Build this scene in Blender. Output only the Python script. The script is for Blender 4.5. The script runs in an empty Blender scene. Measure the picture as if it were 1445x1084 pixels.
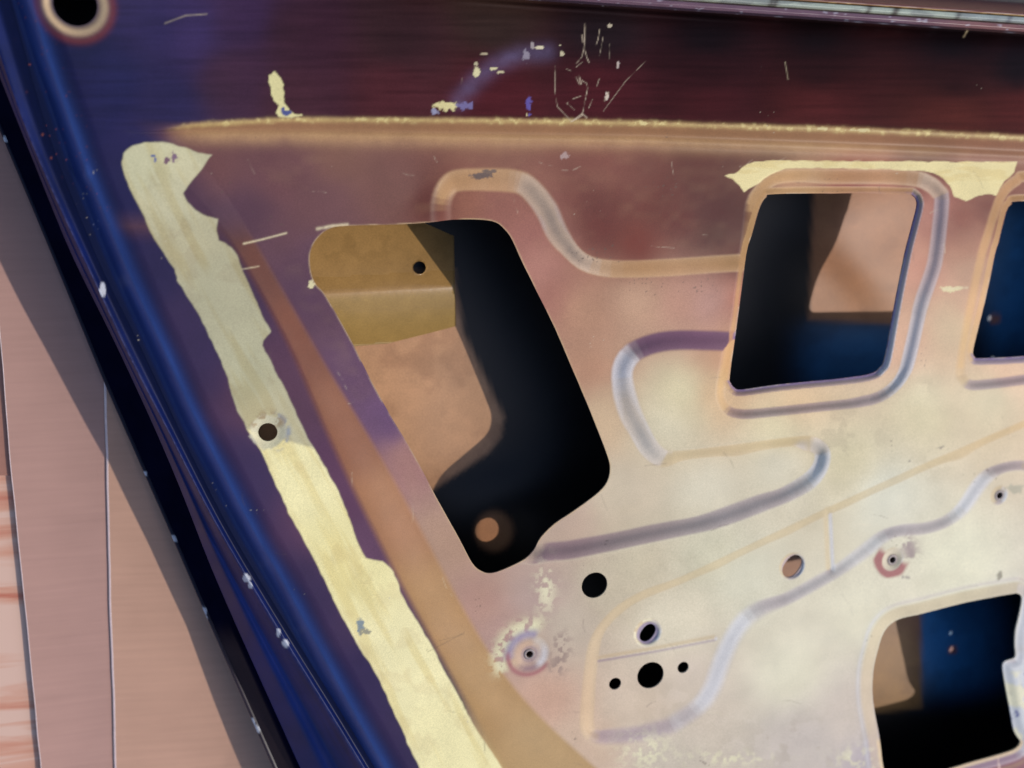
import bpy, math, random
import numpy as np

# ------------------------------------------------------------------ camera, sky, sun
W, H = 1445.0, 1084.0
CX, CY = W / 2, H / 2
FPX = 1300.0                       # focal length in photograph pixels
TILT = math.radians(18.0)          # the camera leans towards the lower right of the picture
DIST = FPX * 0.00045               # 0.45 mm of panel per pixel at the centre
dirx, diry = 0.8, 0.6
fw = np.array([math.sin(TILT) * dirx, -math.sin(TILT) * diry, -math.cos(TILT)])
ax = np.cross([0, 0, -1.0], fw); ax /= np.linalg.norm(ax)
Kx = np.array([[0, -ax[2], ax[1]], [ax[2], 0, -ax[0]], [-ax[1], ax[0], 0]])
ROT = np.eye(3) + math.sin(TILT) * Kx + (1 - math.cos(TILT)) * Kx @ Kx
CAM = -fw * DIST


def at(u, v, z):
    """photograph pixel + height above the door panel -> world point (arrays allowed)"""
    u, v, z = np.broadcast_arrays(np.asarray(u, float), np.asarray(v, float), np.asarray(z, float))
    d = np.stack([(u - CX) / FPX, -(v - CY) / FPX, -np.ones_like(u)], -1) @ ROT.T
    t = (z - CAM[2]) / d[..., 2]
    return CAM + d * t[..., None]


scene = bpy.context.scene
from mathutils import Matrix
cam_data = bpy.data.cameras.new('camera')
cam = bpy.data.objects.new('camera', cam_data)
scene.collection.objects.link(cam)
M4 = Matrix([[*ROT[i], CAM[i]] for i in range(3)] + [[0, 0, 0, 1]])
cam.matrix_world = M4
cam_data.sensor_width = 36.0
cam_data.lens = 36.0 * FPX / W
cam_data.clip_start = 0.01
cam_data.clip_end = 100
cam_data.dof.use_dof = True
cam_data.dof.focus_distance = DIST
cam_data.dof.aperture_fstop = 3.6
scene.camera = cam

SUN = np.array([0.82, -0.25, 1.0]); SUN /= np.linalg.norm(SUN)
world = bpy.data.worlds.new('World'); scene.world = world; world.use_nodes = True
wn = world.node_tree.nodes; wl = world.node_tree.links
sky = wn.new('ShaderNodeTexSky'); sky.sky_type = 'NISHITA'; sky.sun_disc = False; sky.dust_density = 2.0; sky.ozone_density = 5.0
sky.sun_elevation = math.asin(SUN[2])
sky.sun_rotation = math.atan2(SUN[0], SUN[1])
wl.new(sky.outputs[0], wn['Background'].inputs[0])
wn['Background'].inputs[1].default_value = 0.15
sd = bpy.data.lights.new('sun', 'SUN'); sd.energy = 2.0; sd.angle = math.radians(0.6); sd.color = (1.0, 0.93, 0.84)
sun = bpy.data.objects.new('sun', sd); scene.collection.objects.link(sun)
from mathutils import Vector
sun.rotation_euler = Vector(SUN).to_track_quat('Z', 'Y').to_euler()
sun.location = (1, -0.3, 1.5)
scene.view_settings.view_transform = 'Standard'
scene.view_settings.look = 'None'
scene.view_settings.exposure = 0.42
scene.view_settings.gamma = 1.0
scene.view_settings.use_curve_mapping = False

random.seed(4); rng = np.random.default_rng(7)


# ------------------------------------------------------------------ numeric helpers
def lin(c):
    c = np.asarray(c, float) / 255.0
    return np.where(c <= 0.04045, c / 12.92, ((c + 0.055) / 1.055) ** 2.4)


LIGHT = np.array([1.31, 1.41, 1.68])       # what a flat white sheet sends back in this light


def paint(c):
    return np.clip(lin(c) / LIGHT, 0.002, 0.85)


def ss(x):
    x = np.clip(x, 0, 1)
    return x * x * (3 - 2 * x)


def ramp(t, r=0.22):
    """0..1 ramp with a straight flank and rounded bends, like a pressed wall"""
    w = r / (1 - 2 * r); x = (t - r) / (1 - 2 * r)
    return np.where(x < -w, 0.0, np.where(x < w, (x + w) ** 2 / (4 * w), np.where(x < 1 - w, x, np.where(x < 1 + w, 1 - (1 + w - x) ** 2 / (4 * w), 1.0))))


def vnoise(u, v, seed):
    iu = np.floor(u).astype(np.int64); iv = np.floor(v).astype(np.int64)
    fu = u - iu; fv = v - iv
    fu = fu * fu * (3 - 2 * fu); fv = fv * fv * (3 - 2 * fv)

    def h(a, b):
        n = (a * 374761393 + b * 668265263 + seed * 974634777) & 0xffffffff
        n = ((n ^ (n >> 13)) * 1274126177) & 0xffffffff
        return ((n ^ (n >> 16)) & 0xffff) / 65535.0
    return (h(iu, iv) * (1 - fu) + h(iu + 1, iv) * fu) * (1 - fv) + (h(iu, iv + 1) * (1 - fu) + h(iu + 1, iv + 1) * fu) * fv


def fbm(u, v, scale, seed, octaves=4):
    t = 0; a = 0.5; s = 1.0 / scale; n = 0
    for k in range(octaves):
        t = t + a * vnoise(u * s + 13.7 * k, v * s + 7.1 * k, seed + k); n += a
        a *= 0.5; s *= 2.0
    return t / n


def catmull(pts, sub=4):
    p = np.array(pts, float); n = len(p); out = []
    for i in range(n):
        a, b, c, d = p[i - 1], p[i], p[(i + 1) % n], p[(i + 2) % n]
        for k in range(sub):
            t = k / sub
            out.append(0.5 * ((2 * b) + (c - a) * t + (2 * a - 5 * b + 4 * c - d) * t * t + (3 * b - a - 3 * c + d) * t ** 3))
    return np.array(out)


def sdf(poly, U, V, margin=70.0):
    """signed distance, positive inside, clipped at -margin outside"""
    poly = np.asarray(poly, float)
    lo = poly.min(0) - margin; hi = poly.max(0) + margin
    out = np.full(U.shape, -float(margin))
    sel = (U > lo[0]) & (U < hi[0]) & (V > lo[1]) & (V < hi[1])
    x = U[sel]; y = V[sel]
    best = np.full(x.shape, 1e12); ins = np.zeros(x.shape, bool)
    for i in range(len(poly)):
        x0, y0 = poly[i - 1]; x1, y1 = poly[i]
        dx, dy = x1 - x0, y1 - y0
        L = dx * dx + dy * dy
        if L < 1e-9:
            continue
        t = np.clip(((x - x0) * dx + (y - y0) * dy) / L, 0, 1)
        best = np.minimum(best, (x - x0 - t * dx) ** 2 + (y - y0 - t * dy) ** 2)
        if dy != 0:
            c = ((y0 > y) != (y1 > y)) & (x < (x1 - x0) * (y - y0) / dy + x0)
            ins ^= c
    d = np.sqrt(best); out[sel] = np.where(ins, d, -np.minimum(d, margin))
    return out


def pdist(line, U, V, margin=14.0):
    """distance to an open polyline"""
    line = np.asarray(line, float)
    lo = line.min(0) - margin; hi = line.max(0) + margin
    out = np.full(U.shape, float(margin))
    sel = (U > lo[0]) & (U < hi[0]) & (V > lo[1]) & (V < hi[1])
    x = U[sel]; y = V[sel]; best = np.full(x.shape, margin ** 2)
    for i in range(len(line) - 1):
        x0, y0 = line[i]; x1, y1 = line[i + 1]; dx, dy = x1 - x0, y1 - y0; L = dx * dx + dy * dy + 1e-9
        t = np.clip(((x - x0) * dx + (y - y0) * dy) / L, 0, 1)
        best = np.minimum(best, (x - x0 - t * dx) ** 2 + (y - y0 - t * dy) ** 2)
    out[sel] = np.sqrt(best)
    return out


def idw(ctrl, U, V, power=2.0, soft=900.0, fn=None):
    """smooth field through control points (u, v, value)"""
    num = 0; den = 0
    for c in ctrl:
        w = 1.0 / ((U - c[0]) ** 2 + (V - c[1]) ** 2 + soft) ** power
        val = fn(c[2]) if fn else c[2]
        num = num + (w[..., None] * val if np.ndim(val) else w * val); den = den + w
    return num / (den[..., None] if np.ndim(num) > np.ndim(den) else den)


def mixc(col, m, c):
    m = np.asarray(m)[..., None]
    return col * (1 - m) + np.asarray(c) * m


# ------------------------------------------------------------------ materials
def mat(name):
    m = bpy.data.materials.new(name); m.use_nodes = True
    return m, m.node_tree.nodes, m.node_tree.links, m.node_tree.nodes['Principled BSDF']


def painted(name, grain=0.10, grain_scale=1800.0, bump=0.12, spec=0.22, gloss=False):
    """paint layers come from the 'paint' attribute (colour of the coats) and 'rough'; nodes add grain, dust and orange peel"""
    m, n, l, b = mat(name)
    a = n.new('ShaderNodeAttribute'); a.attribute_name = 'paint'
    r = n.new('ShaderNodeAttribute'); r.attribute_name = 'rough'
    tc = n.new('ShaderNodeTexCoord')
    n1 = n.new('ShaderNodeTexNoise'); n1.inputs['Scale'].default_value = grain_scale; n1.inputs['Detail'].default_value = 3
    n2 = n.new('ShaderNodeTexNoise'); n2.inputs['Scale'].default_value = 45; n2.inputs['Detail'].default_value = 6
    l.new(tc.outputs['Object'], n1.inputs['Vector']); l.new(tc.outputs['Object'], n2.inputs['Vector'])
    mr = n.new('ShaderNodeMapRange'); mr.inputs['From Min'].default_value = 0.3; mr.inputs['From Max'].default_value = 0.7
    mr.inputs['To Min'].default_value = 1 - grain; mr.inputs['To Max'].default_value = 1 + grain
    l.new(n1.outputs['Fac'], mr.inputs['Value'])
    m2 = n.new('ShaderNodeMapRange'); m2.inputs['From Min'].default_value = 0.3; m2.inputs['From Max'].default_value = 0.7
    m2.inputs['To Min'].default_value = 0.93; m2.inputs['To Max'].default_value = 1.06
    l.new(n2.outputs['Fac'], m2.inputs['Value'])
    mu = n.new('ShaderNodeMath'); mu.operation = 'MULTIPLY'
    l.new(mr.outputs[0], mu.inputs[0]); l.new(m2.outputs[0], mu.inputs[1])
    vm = n.new('ShaderNodeVectorMath'); vm.operation = 'SCALE'
    l.new(a.outputs['Color'], vm.inputs[0]); l.new(mu.outputs[0], vm.inputs['Scale'])
    l.new(vm.outputs[0], b.inputs['Base Color'])
    l.new(r.outputs['Fac'], b.inputs['Roughness'])
    b.inputs['Specular IOR Level'].default_value = spec
    if gloss:
        ga = n.new('ShaderNodeAttribute'); ga.attribute_name = 'gloss'; l.new(ga.outputs['Fac'], b.inputs['Specular IOR Level'])
    n3 = n.new('ShaderNodeTexNoise'); n3.inputs['Scale'].default_value = 260; n3.inputs['Detail'].default_value = 4
    l.new(tc.outputs['Object'], n3.inputs['Vector'])
    bp = n.new('ShaderNodeBump'); bp.inputs['Strength'].default_value = bump; bp.inputs['Distance'].default_value = 0.0004
    l.new(n3.outputs['Fac'], bp.inputs['Height']); l.new(bp.outputs[0], b.inputs['Normal'])
    return m


M_PANEL = painted('panel_paint', grain=0.12, grain_scale=1500, gloss=True)
M_LIP = painted('slot_lip_paint')
M_BLUE = painted('blue_flange_paint', grain=0.15, bump=0.10, spec=0.14)
M_WALL = painted('shaded_wall_paint', grain=0.15, bump=0.10, spec=0.0)
M_SKIN = painted('primer_skin', grain=0.10, grain_scale=900, bump=0.15, spec=0.3)


def plain(name, c, rough=0.6, var=0.2, scale=60.0, spec=0.3):
    m, n, l, b = mat(name)
    tc = n.new('ShaderNodeTexCoord'); nz = n.new('ShaderNodeTexNoise')
    nz.inputs['Scale'].default_value = scale; nz.inputs['Detail'].default_value = 6
    l.new(tc.outputs['Object'], nz.inputs['Vector'])
    cr = n.new('ShaderNodeValToRGB'); c = paint(c)
    cr.color_ramp.elements[0].position = 0.3; cr.color_ramp.elements[1].position = 0.72
    cr.color_ramp.elements[0].color = (*np.clip(c * (1 - var), 0, 1), 1); cr.color_ramp.elements[1].color = (*np.clip(c * (1 + var), 0, 1), 1)
    l.new(nz.outputs['Fac'], cr.inputs['Fac']); l.new(cr.outputs[0], b.inputs['Base Color'])
    b.inputs['Roughness'].default_value = rough; b.inputs['Specular IOR Level'].default_value = spec
    return m


M_DARK = plain('dark_bounce_absorber', (22, 19, 19), 0.8)  # near-black colour put in to absorb bounce light and keep the interior dark


# ------------------------------------------------------------------ object helpers
def link(o, parent=None):
    scene.collection.objects.link(o)
    if parent is not None:
        o.parent = parent
    return o


def make_mesh(name, verts, faces, mats, parent=None, col=None, rough=None, gloss=None, fmat=None, smooth=True):
    """faces: list of int arrays shaped (n, k)"""
    me = bpy.data.meshes.new(name)
    verts = np.asarray(verts, np.float32)
    loops = np.concatenate([f.reshape(-1) for f in faces]).astype(np.int32)
    sizes = np.concatenate([np.full(len(f), f.shape[1]) for f in faces]).astype(np.int32)
    starts = np.concatenate([[0], np.cumsum(sizes)[:-1]]).astype(np.int32)
    me.vertices.add(len(verts)); me.vertices.foreach_set('co', verts.ravel())
    me.loops.add(len(loops)); me.loops.foreach_set('vertex_index', loops)
    me.polygons.add(len(sizes)); me.polygons.foreach_set('loop_start', starts); me.polygons.foreach_set('loop_total', sizes)
    if smooth:
        me.polygons.foreach_set('use_smooth', np.ones(len(sizes), bool))
    for m in (mats if isinstance(mats, (list, tuple)) else [mats]):
        me.materials.append(m)
    if fmat is not None:
        me.polygons.foreach_set('material_index', np.asarray(fmat, np.int32))
    if col is not None:
        a = me.attributes.new('paint', 'FLOAT_COLOR', 'POINT')
        a.data.foreach_set('color', np.concatenate([col, np.ones((len(col), 1))], 1).astype(np.float32).ravel())
        a = me.attributes.new('rough', 'FLOAT', 'POINT')
        a.data.foreach_set('value', np.asarray(rough, np.float32).ravel())
    if gloss is not None:
        a = me.attributes.new('gloss', 'FLOAT', 'POINT'); a.data.foreach_set('value', np.asarray(gloss, np.float32).ravel())
    me.update(); me.validate()
    o = bpy.data.objects.new(name, me)
    return link(o, parent)


def thing(name, label, cat, loc):
    o = bpy.data.objects.new(name, None); o.empty_display_size = 0.05
    o['label'] = label; o['category'] = cat
    link(o); o.location = loc
    return o


def sheet(us, vs, zf, phif):
    """clip a grid against phi > 0; nodes close to the outline are pulled onto it so that the cut is clean"""
    U, V = np.meshgrid(us, vs); st = us[1] - us[0]
    P = phif(U, V)
    near = np.abs(P) < 1.2 * st
    gu = np.zeros_like(P); gv = np.zeros_like(P)
    un, vn = U[near], V[near]; e = 0.4
    gu[near] = (phif(un + e, vn) - phif(un - e, vn)) / (2 * e); gv[near] = (phif(un, vn + e) - phif(un, vn - e)) / (2 * e)
    g2 = np.maximum(gu ** 2 + gv ** 2, 0.2)
    snap = np.abs(P) < 0.42 * st * np.sqrt(g2)
    U = np.where(snap, U - P * gu / g2, U); V = np.where(snap, V - P * gv / g2, V)
    P = np.where(snap, 0.0, P)
    Z = zf(U, V)
    ny, nx = U.shape
    idx = np.arange(ny * nx).reshape(ny, nx)

    def corners(a):
        return np.stack([a[1:, :-1], a[1:, 1:], a[:-1, 1:], a[:-1, :-1]], -1)
    pc = corners(P); ic = corners(idx)
    full = (pc >= 0).all(-1) & (pc > 0).any(-1)
    q = ic[full]
    extra = []; edge_id = {}; polys = []
    fu, fv, fz, fp = U.ravel(), V.ravel(), Z.ravel(), P.ravel()

    def cross(a, b):
        k = (a, b) if a < b else (b, a)
        if k not in edge_id:
            t = fp[k[0]] / (fp[k[0]] - fp[k[1]])
            extra.append((k[0], k[1], t)); edge_id[k] = ny * nx + len(extra) - 1
        return edge_id[k]
    for ring in ic[(pc > 0).any(-1) & (pc < 0).any(-1)]:
        poly = []
        for k in range(4):
            a, b = int(ring[k]), int(ring[(k + 1) % 4])
            if fp[a] >= 0:
                poly.append(a)
            if fp[a] * fp[b] < 0:
                poly.append(cross(a, b))
        if len(poly) >= 3:
            polys.append(poly)
    if extra:
        ex = np.array(extra); a = ex[:, 0].astype(int); b = ex[:, 1].astype(int); t = ex[:, 2]
        eu = fu[a] + (fu[b] - fu[a]) * t; ev = fv[a] + (fv[b] - fv[a]) * t
        fu = np.concatenate([fu, eu]); fv = np.concatenate([fv, ev]); fz = np.concatenate([fz, zf(eu, ev)])
    # open edges of the sheet
    es = []
    for f in [q] + by_size(polys):
        for k in range(f.shape[1]):
            es.append(np.stack([f[:, k], f[:, (k + 1) % f.shape[1]]], 1))
    es = np.concatenate(es); key = np.sort(es, 1); key = key[:, 0].astype(np.int64) * (len(fu) + 1) + key[:, 1]
    un_, inv, cnt = np.unique(key, return_inverse=True, return_counts=True)
    cuts = es[cnt[inv] == 1]
    return fu, fv, fz, q, polys, cuts


def compact(n, faces):
    used = np.zeros(n, bool)
    for f in faces:
        used[f.ravel()] = True
    new = np.cumsum(used) - 1
    return used, [new[f] for f in faces]


def by_size(polys):
    d = {}
    for p in polys:
        d.setdefault(len(p), []).append(p)
    return [np.array(v, int) for v in d.values()]


# ------------------------------------------------------------------ outlines of the panel (photograph pixels)
HOLE1 = catmull([(437, 363), (441, 347), (452, 332), (467, 322), (488, 319), (555, 317), (607, 314), (638, 310), (679, 310), (700, 314), (712, 324), (723, 339), (741, 378), (782, 461), (813, 533), (839, 595), (857, 642), (861, 662), (857, 680), (844, 696), (813, 719), (782, 740), (763, 759), (754, 776), (741, 789), (715, 802), (694, 809), (679, 806), (666, 794), (648, 760), (617, 704), (581, 636), (550, 585), (519, 528), (493, 476), (467, 430), (456, 412), (446, 402), (439, 385)], 3)
HOLE2 = catmull([(1053, 360), (1061, 332), (1070, 300), (1076, 285), (1082, 278), (1093, 274), (1198, 273), (1278, 274), (1288, 276), (1293, 281), (1294, 292), (1287, 320), (1277, 360), (1261, 440), (1249, 506), (1242, 519), (1231, 527), (1198, 533), (1098, 543), (1047, 550), (1036, 547), (1031, 540), (1030, 528), (1041, 450)], 3)
RING2 = catmull([(1046, 332), (1051, 286), (1065, 262), (1081, 247), (1105, 239), (1164, 237), (1280, 238), (1314, 246), (1334, 262), (1342, 282), (1334, 360), (1327, 390), (1310, 440), (1294, 509), (1284, 532), (1264, 556), (1231, 573), (1164, 581), (1098, 588), (1050, 592), (1025, 586), (1012, 568), (1010, 546), (1018, 499), (1031, 426)], 3)
HOLE3 = catmull([(1404, 360), (1410, 340), (1420, 299), (1428, 288), (1440, 284), (1560, 283), (1615, 284), (1625, 290), (1624, 310), (1600, 420), (1588, 470), (1575, 482), (1500, 497), (1445, 503), (1384, 506), (1375, 503), (1374, 490), (1390, 426)], 3)
RING3 = catmull([(1377, 360), (1386, 330), (1397, 295), (1410, 266), (1430, 248), (1455, 240), (1620, 240), (1655, 250), (1668, 280), (1650, 380), (1625, 480), (1610, 510), (1570, 528), (1445, 544), (1397, 550), (1367, 551), (1352, 539), (1347, 519), (1362, 430)], 3)
P1 = catmull([(660, 420), (612, 335), (605, 309), (607, 276), (619, 252), (639, 239), (679, 236), (719, 237), (746, 243), (769, 262), (789, 289), (802, 319), (816, 346), (838, 362), (880, 367), (950, 364), (1040, 358), (1075, 358), (1075, 470), (1060, 497), (1010, 498), (960, 497), (928, 501), (905, 511), (896, 526), (899, 546), (909, 579), (922, 609), (934, 627), (950, 636), (985, 634), (1048, 626), (1124, 616), (1150, 615), (1168, 626), (1174, 644), (1168, 668), (1151, 690), (1120, 708), (1081, 724), (1048, 737), (1008, 750), (960, 760), (879, 777), (812, 791), (772, 795), (745, 798), (715, 780), (690, 700)], 3)
P3 = catmull([(1520, 562), (1445, 593), (1297, 657), (1164, 718), (1060, 767), (960, 814), (912, 831), (872, 853), (845, 880), (829, 910), (822, 956), (817, 1006), (819, 1034), (833, 1050), (852, 1056), (895, 1053), (945, 1043), (970, 1030), (998, 1010), (1021, 980), (1035, 943), (1048, 910), (1066, 885), (1088, 870), (1114, 857), (1151, 837), (1198, 810), (1231, 787), (1257, 765), (1277, 759), (1304, 757), (1335, 748), (1368, 727), (1394, 692), (1410, 674), (1427, 667), (1450, 668), (1490, 690), (1560, 680), (1600, 600)], 3)
HOLE4 = catmull([(1247, 1084), (1241, 1040), (1232, 990), (1232, 950), (1239, 917), (1247, 893), (1259, 879), (1274, 872), (1297, 867), (1364, 850), (1424, 839), (1436, 838), (1442, 845), (1438, 870), (1433, 890), (1432, 910), (1433, 922), (1431, 929), (1419, 933), (1415, 940), (1417, 957), (1425, 1000), (1430, 1028), (1436, 1040), (1440, 1047), (1434, 1056), (1414, 1064), (1340, 1085), (1290, 1105), (1258, 1110)], 3)
CHIP_A = [(171, 229), (174, 216), (186, 206), (203, 201), (229, 200), (246, 203), (262, 209), (279, 216), (301, 218), (292, 229), (279, 246), (266, 261), (259, 273), (266, 286), (276, 296), (292, 306), (308, 309), (306, 327), (308, 340), (319, 344), (327, 349), (334, 360), (342, 380), (352, 403), (365, 433), (382, 468), (372, 481), (370, 488), (382, 509), (399, 543), (415, 576), (429, 606), (433, 617), (445, 636), (465, 669), (480, 699), (490, 724), (503, 760), (516, 788), (540, 792), (556, 807), (566, 837), (583, 867), (603, 900), (623, 937), (646, 980), (673, 1030), (706, 1080), (790, 1230), (720, 1300), (640, 1180), (591, 1084), (556, 1006), (530, 950), (503, 907), (480, 867), (448, 800), (425, 754), (407, 724), (389, 682), (372, 646), (362, 626), (347, 606), (344, 596), (335, 579), (326, 556), (321, 533), (314, 516), (296, 476), (276, 436), (262, 415), (249, 396), (247, 380), (232, 360), (219, 339), (209, 319), (196, 292), (184, 269), (176, 249)]
CHIP_B = [(965 + x / 3.01, y / 3.01) for x, y in [(175, 745), (220, 735), (270, 695), (350, 680), (700, 685), (1415, 687), (1405, 735), (1360, 775), (1325, 830), (1275, 825), (1240, 838), (1200, 855), (1170, 840), (1150, 836), (1130, 790), (1100, 757), (1060, 735), (950, 722), (700, 717), (430, 715), (370, 740), (300, 790), (255, 818), (240, 790), (200, 760)]]
CHIP_C = [(x / 3.01, y / 3.01) for x, y in [(1140, 320), (1170, 305), (1195, 330), (1210, 400), (1212, 440), (1240, 475), (1285, 490), (1240, 502), (1180, 500), (1170, 470), (1185, 450), (1160, 430), (1150, 390), (1138, 350)]]


def L(tab):
    vs, us = zip(*tab)
    vs = np.array(vs, float); us = np.array(us, float)
    s0 = (us[1] - us[0]) / (vs[1] - vs[0]); s1 = (us[-1] - us[-3]) / (vs[-1] - vs[-3])
    vs = np.concatenate([[-400], vs, [1700]]); us = np.concatenate([[us[0] + s0 * (-400 - vs[1])], us, [us[-1] + s1 * (1700 - vs[-2])]])
    fine = np.arange(-400, 1701, 10.0); f = np.interp(fine, vs, us)
    k = np.exp(-0.5 * (np.arange(-9, 10) / 3.5) ** 2); k /= k.sum()
    f = np.convolve(np.pad(f, 9, mode='reflect', reflect_type='odd'), k, 'valid')
    return lambda v: np.interp(v, fine, f)


LS = L([(186, 0), (360, 73), (426, 100), (539, 146), (636, 189), (720, 226), (780, 252), (867, 289), (963, 332), (1084, 385)])
LB = L([(110, 0), (360, 100), (470, 156), (536, 187), (612, 222), (712, 264), (784, 290), (890, 336), (996, 384), (1076, 420)])
LR = L([(106, 10), (166, 30), (239, 60), (319, 96), (359, 115), (416, 143), (470, 166), (536, 199), (599, 233), (666, 266), (734, 301), (817, 349), (900, 399), (950, 430), (1030, 480), (1084, 512)])
LV = L([(66, 33), (166, 60), (246, 88), (299, 110), (380, 143), (460, 184), (526, 216), (593, 246), (666, 282), (744, 321), (817, 365), (923, 430), (990, 472), (1084, 528)])
LH = L([(17, 43), (93, 66), (173, 96), (243, 118), (292, 140), (359, 166), (433, 199), (503, 233), (583, 266), (642, 299), (709, 332), (774, 368), (824, 399), (923, 450), (976, 480), (1040, 515), (1084, 540)])
C1 = L([(120, 100), (200, 190), (280, 290), (360, 342), (420, 375), (493, 415), (573, 448), (642, 478), (724, 518), (800, 556), (900, 610), (980, 655), (1080, 712)])
C2 = L([(120, 160), (200, 262), (280, 325), (360, 372), (430, 412), (549, 480), (599, 513), (724, 583), (800, 623), (880, 666), (957, 713), (1023, 770), (1080, 840)])
# top step lines (v as a function of u)
_tu = [-100, 215, 270, 400, 650, 900, 1150, 1300, 1445, 1900]
TUP = lambda u: np.interp(u, _tu, [187, 185, 175, 167, 168, 172, 180, 186, 193, 215])
TLO = lambda u: np.interp(u, _tu, [190, 188, 187, 187, 191, 195, 204, 210, 217, 240])
SILL = lambda u: 20 + (u - 1040) * 0.0691      # top end of the panel

# round holes: px centre, radius in metres, dish radius, dish depth
ROUND = [(839, 826, .0092, 0, 0), (918, 953, .0100, 0, 0), (868, 965, .0045, 0, 0), (964, 942, .0043, 0, 0),
         (914, 893, .0060, .0105, .0022), (747, 923, .0022, .0155, .0020), (1118, 799, .0078, .0100, .0015),
         (1259, 790, .0024, .0098, .0020), (1410, 699, .0026, .0080, .0012), (378, 610, .0056, .0110, .0014),
         (106, 6, .0108, .0165, .0026), (1498, 962, .0024, 0, 0), (1498, 986, .0030, 0, 0), (1640, 512, .0028, 0, 0), (1640, 574, .0028, 0, 0)]
RC = [at(c[0], c[1], 0.0)[:2] for c in ROUND]


def world_xy(U, V):
    p = at(U, V, 0.0)
    return p[..., 0], p[..., 1]


PH1 = 0.0062; PH3 = 0.0031; PHR = 0.0046


def wfield(ctrl, U, V):
    return idw(ctrl, U, V, 2.0, 300.0)


W1 = [(640, 250, 34), (720, 250, 36), (780, 300, 38), (830, 365, 26), (900, 368, 26), (1000, 365, 26), (1000, 490, 34), (930, 490, 34), (880, 520, 36), (885, 570, 40), (920, 620, 34), (980, 632, 12), (1100, 620, 12), (1165, 640, 26), (1150, 690, 30), (1050, 735, 32), (900, 770, 30), (790, 792, 32)]
W3 = [(1440, 596, 10), (1400, 612, 10), (1300, 656, 10), (1230, 688, 10), (1160, 720, 10), (1060, 768, 10), (960, 814, 10), (900, 838, 12), (860, 865, 14), (825, 940, 20), (820, 1020, 22), (870, 1050, 34), (950, 1035, 36), (1030, 950, 38), (1060, 890, 36), (1150, 835, 24), (1230, 787, 28), (1300, 755, 22), (1390, 695, 30), (1440, 668, 18)]
W2 = [(1045, 330, 19), (1035, 400, 18), (1020, 500, 16), (1012, 560, 13), (1050, 590, 15), (1160, 580, 15), (1260, 555, 18), (1300, 500, 24), (1325, 400, 26), (1335, 280, 26), (1200, 240, 24), (1090, 245, 20)]


def panel_z(U, V):
    s1 = ramp(sdf(P1, U, V) / wfield(W1, U, V))
    s3 = ramp(sdf(P3, U, V) / wfield(W3, U, V))
    s2 = ramp(sdf(RING2, U, V) / wfield(W2, U, V))
    sr3 = ramp(sdf(RING3, U, V) / 16.0)
    z = -np.maximum.reduce([PH1 * s1, PH3 * s3, PHR * s2, PHR * sr3])
    # folded creases in the crank plate
    z -= 0.0007 * np.exp(-(pdist([(1168, 722), (1172, 803)], U, V, 20) / 4.0) ** 2)
    z -= 0.0005 * np.exp(-(pdist([(842, 931), (925, 917), (1008, 901)], U, V, 20) / 3.0) ** 2)
    # raised border: left strip and top field
    lt = np.clip((C2(V) - U) / np.maximum(C2(V) - C1(V), 8), 0, 1)
    left = 0.35 * ss(lt) + 0.65 * lt
    tp = ss((TLO(U) - V) / (TLO(U) - TUP(U)))
    top_end = ss((U - 200) / 110.0)
    rim = np.maximum(left, tp)
    z = z + (0.0036 + 0.0016 * ss((U - 420) / 200)) * rim
    # second soft crest under the step
    z += 0.0012 * np.exp(-((V - TLO(U) - 3) / 7.0) ** 2) * top_end
    # top field falls away towards the window slot
    k = np.clip((TUP(U) - V) / 170.0, 0, 1.6)
    z -= 0.012 * k ** 1.5 * ss((U - 60) / 300)
    edge = V - SILL(U)
    z -= 0.006 * np.exp(-np.clip(edge - 4, 0, None) / 9.0) * ss((U - 640) / 160)
    z += 0.0016 * np.exp(-((edge - 9) / 3.0) ** 2) * ss((U - 600) / 160) * ss((1150 - U) / 200)
    # shoulder rolling down to the flange
    d = U - LH(V)
    z -= 0.0060 * (1 - ss((d + 4) / 42.0)) + 0.012 * ss(-(d - 6) / 26.0)
    z += 0.0022 * np.exp(-(((U - 117) / 10) ** 2 + ((V - 244) / 13) ** 2))
    # turned down lips
    for hp, w, h in ((HOLE2, 9.0, 0.0034), (HOLE3, 9.0, 0.0034), (HOLE4, 14.0, 0.0018)):
        dd = -sdf(hp, U, V, 40)
        z -= h * (1 - ss(dd / w))
    dd = -sdf(HOLE4, U, V, 40)
    z += 0.0005 * np.exp(-((dd - 17) / 5.0) ** 2)
    X, Y = world_xy(U, V)
    for (cu, cv, r, dr, dp), (rx, ry) in zip(ROUND, RC):
        dist = np.hypot(X - rx, Y - ry)
        if dr:
            z -= dp * (1 - ss((dist - r) / (dr - r)))
    # dents and unevenness
    z += 0.0013 * (fbm(U, V, 190, 5, 3) - 0.5) + 0.00012 * (fbm(U, V, 26, 9, 2) - 0.5)
    return z


def panel_phi(U, V):
    X, Y = world_xy(U, V)
    p = np.minimum.reduce([-sdf(h, U, V, 40) for h in (HOLE1, HOLE2, HOLE3, HOLE4)])
    jag = 0.7 * (fbm(U, V, 30, 31, 2) - 0.5)
    p = p + jag
    p = np.minimum(p, U - LV(V)); p = np.minimum(p, V - SILL(U))
    for (cu, cv, r, dr, dp), (rx, ry) in zip(ROUND, RC):
        th = np.arctan2(Y - ry, X - rx)
        rr = r * (1 + (0.16 * np.cos(2 * th - 1.9) if cu in (914, 1118) else 0.0))
        p = np.minimum(p, (np.hypot(X - rx, Y - ry) - rr) / 0.00045)
    return p


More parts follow.
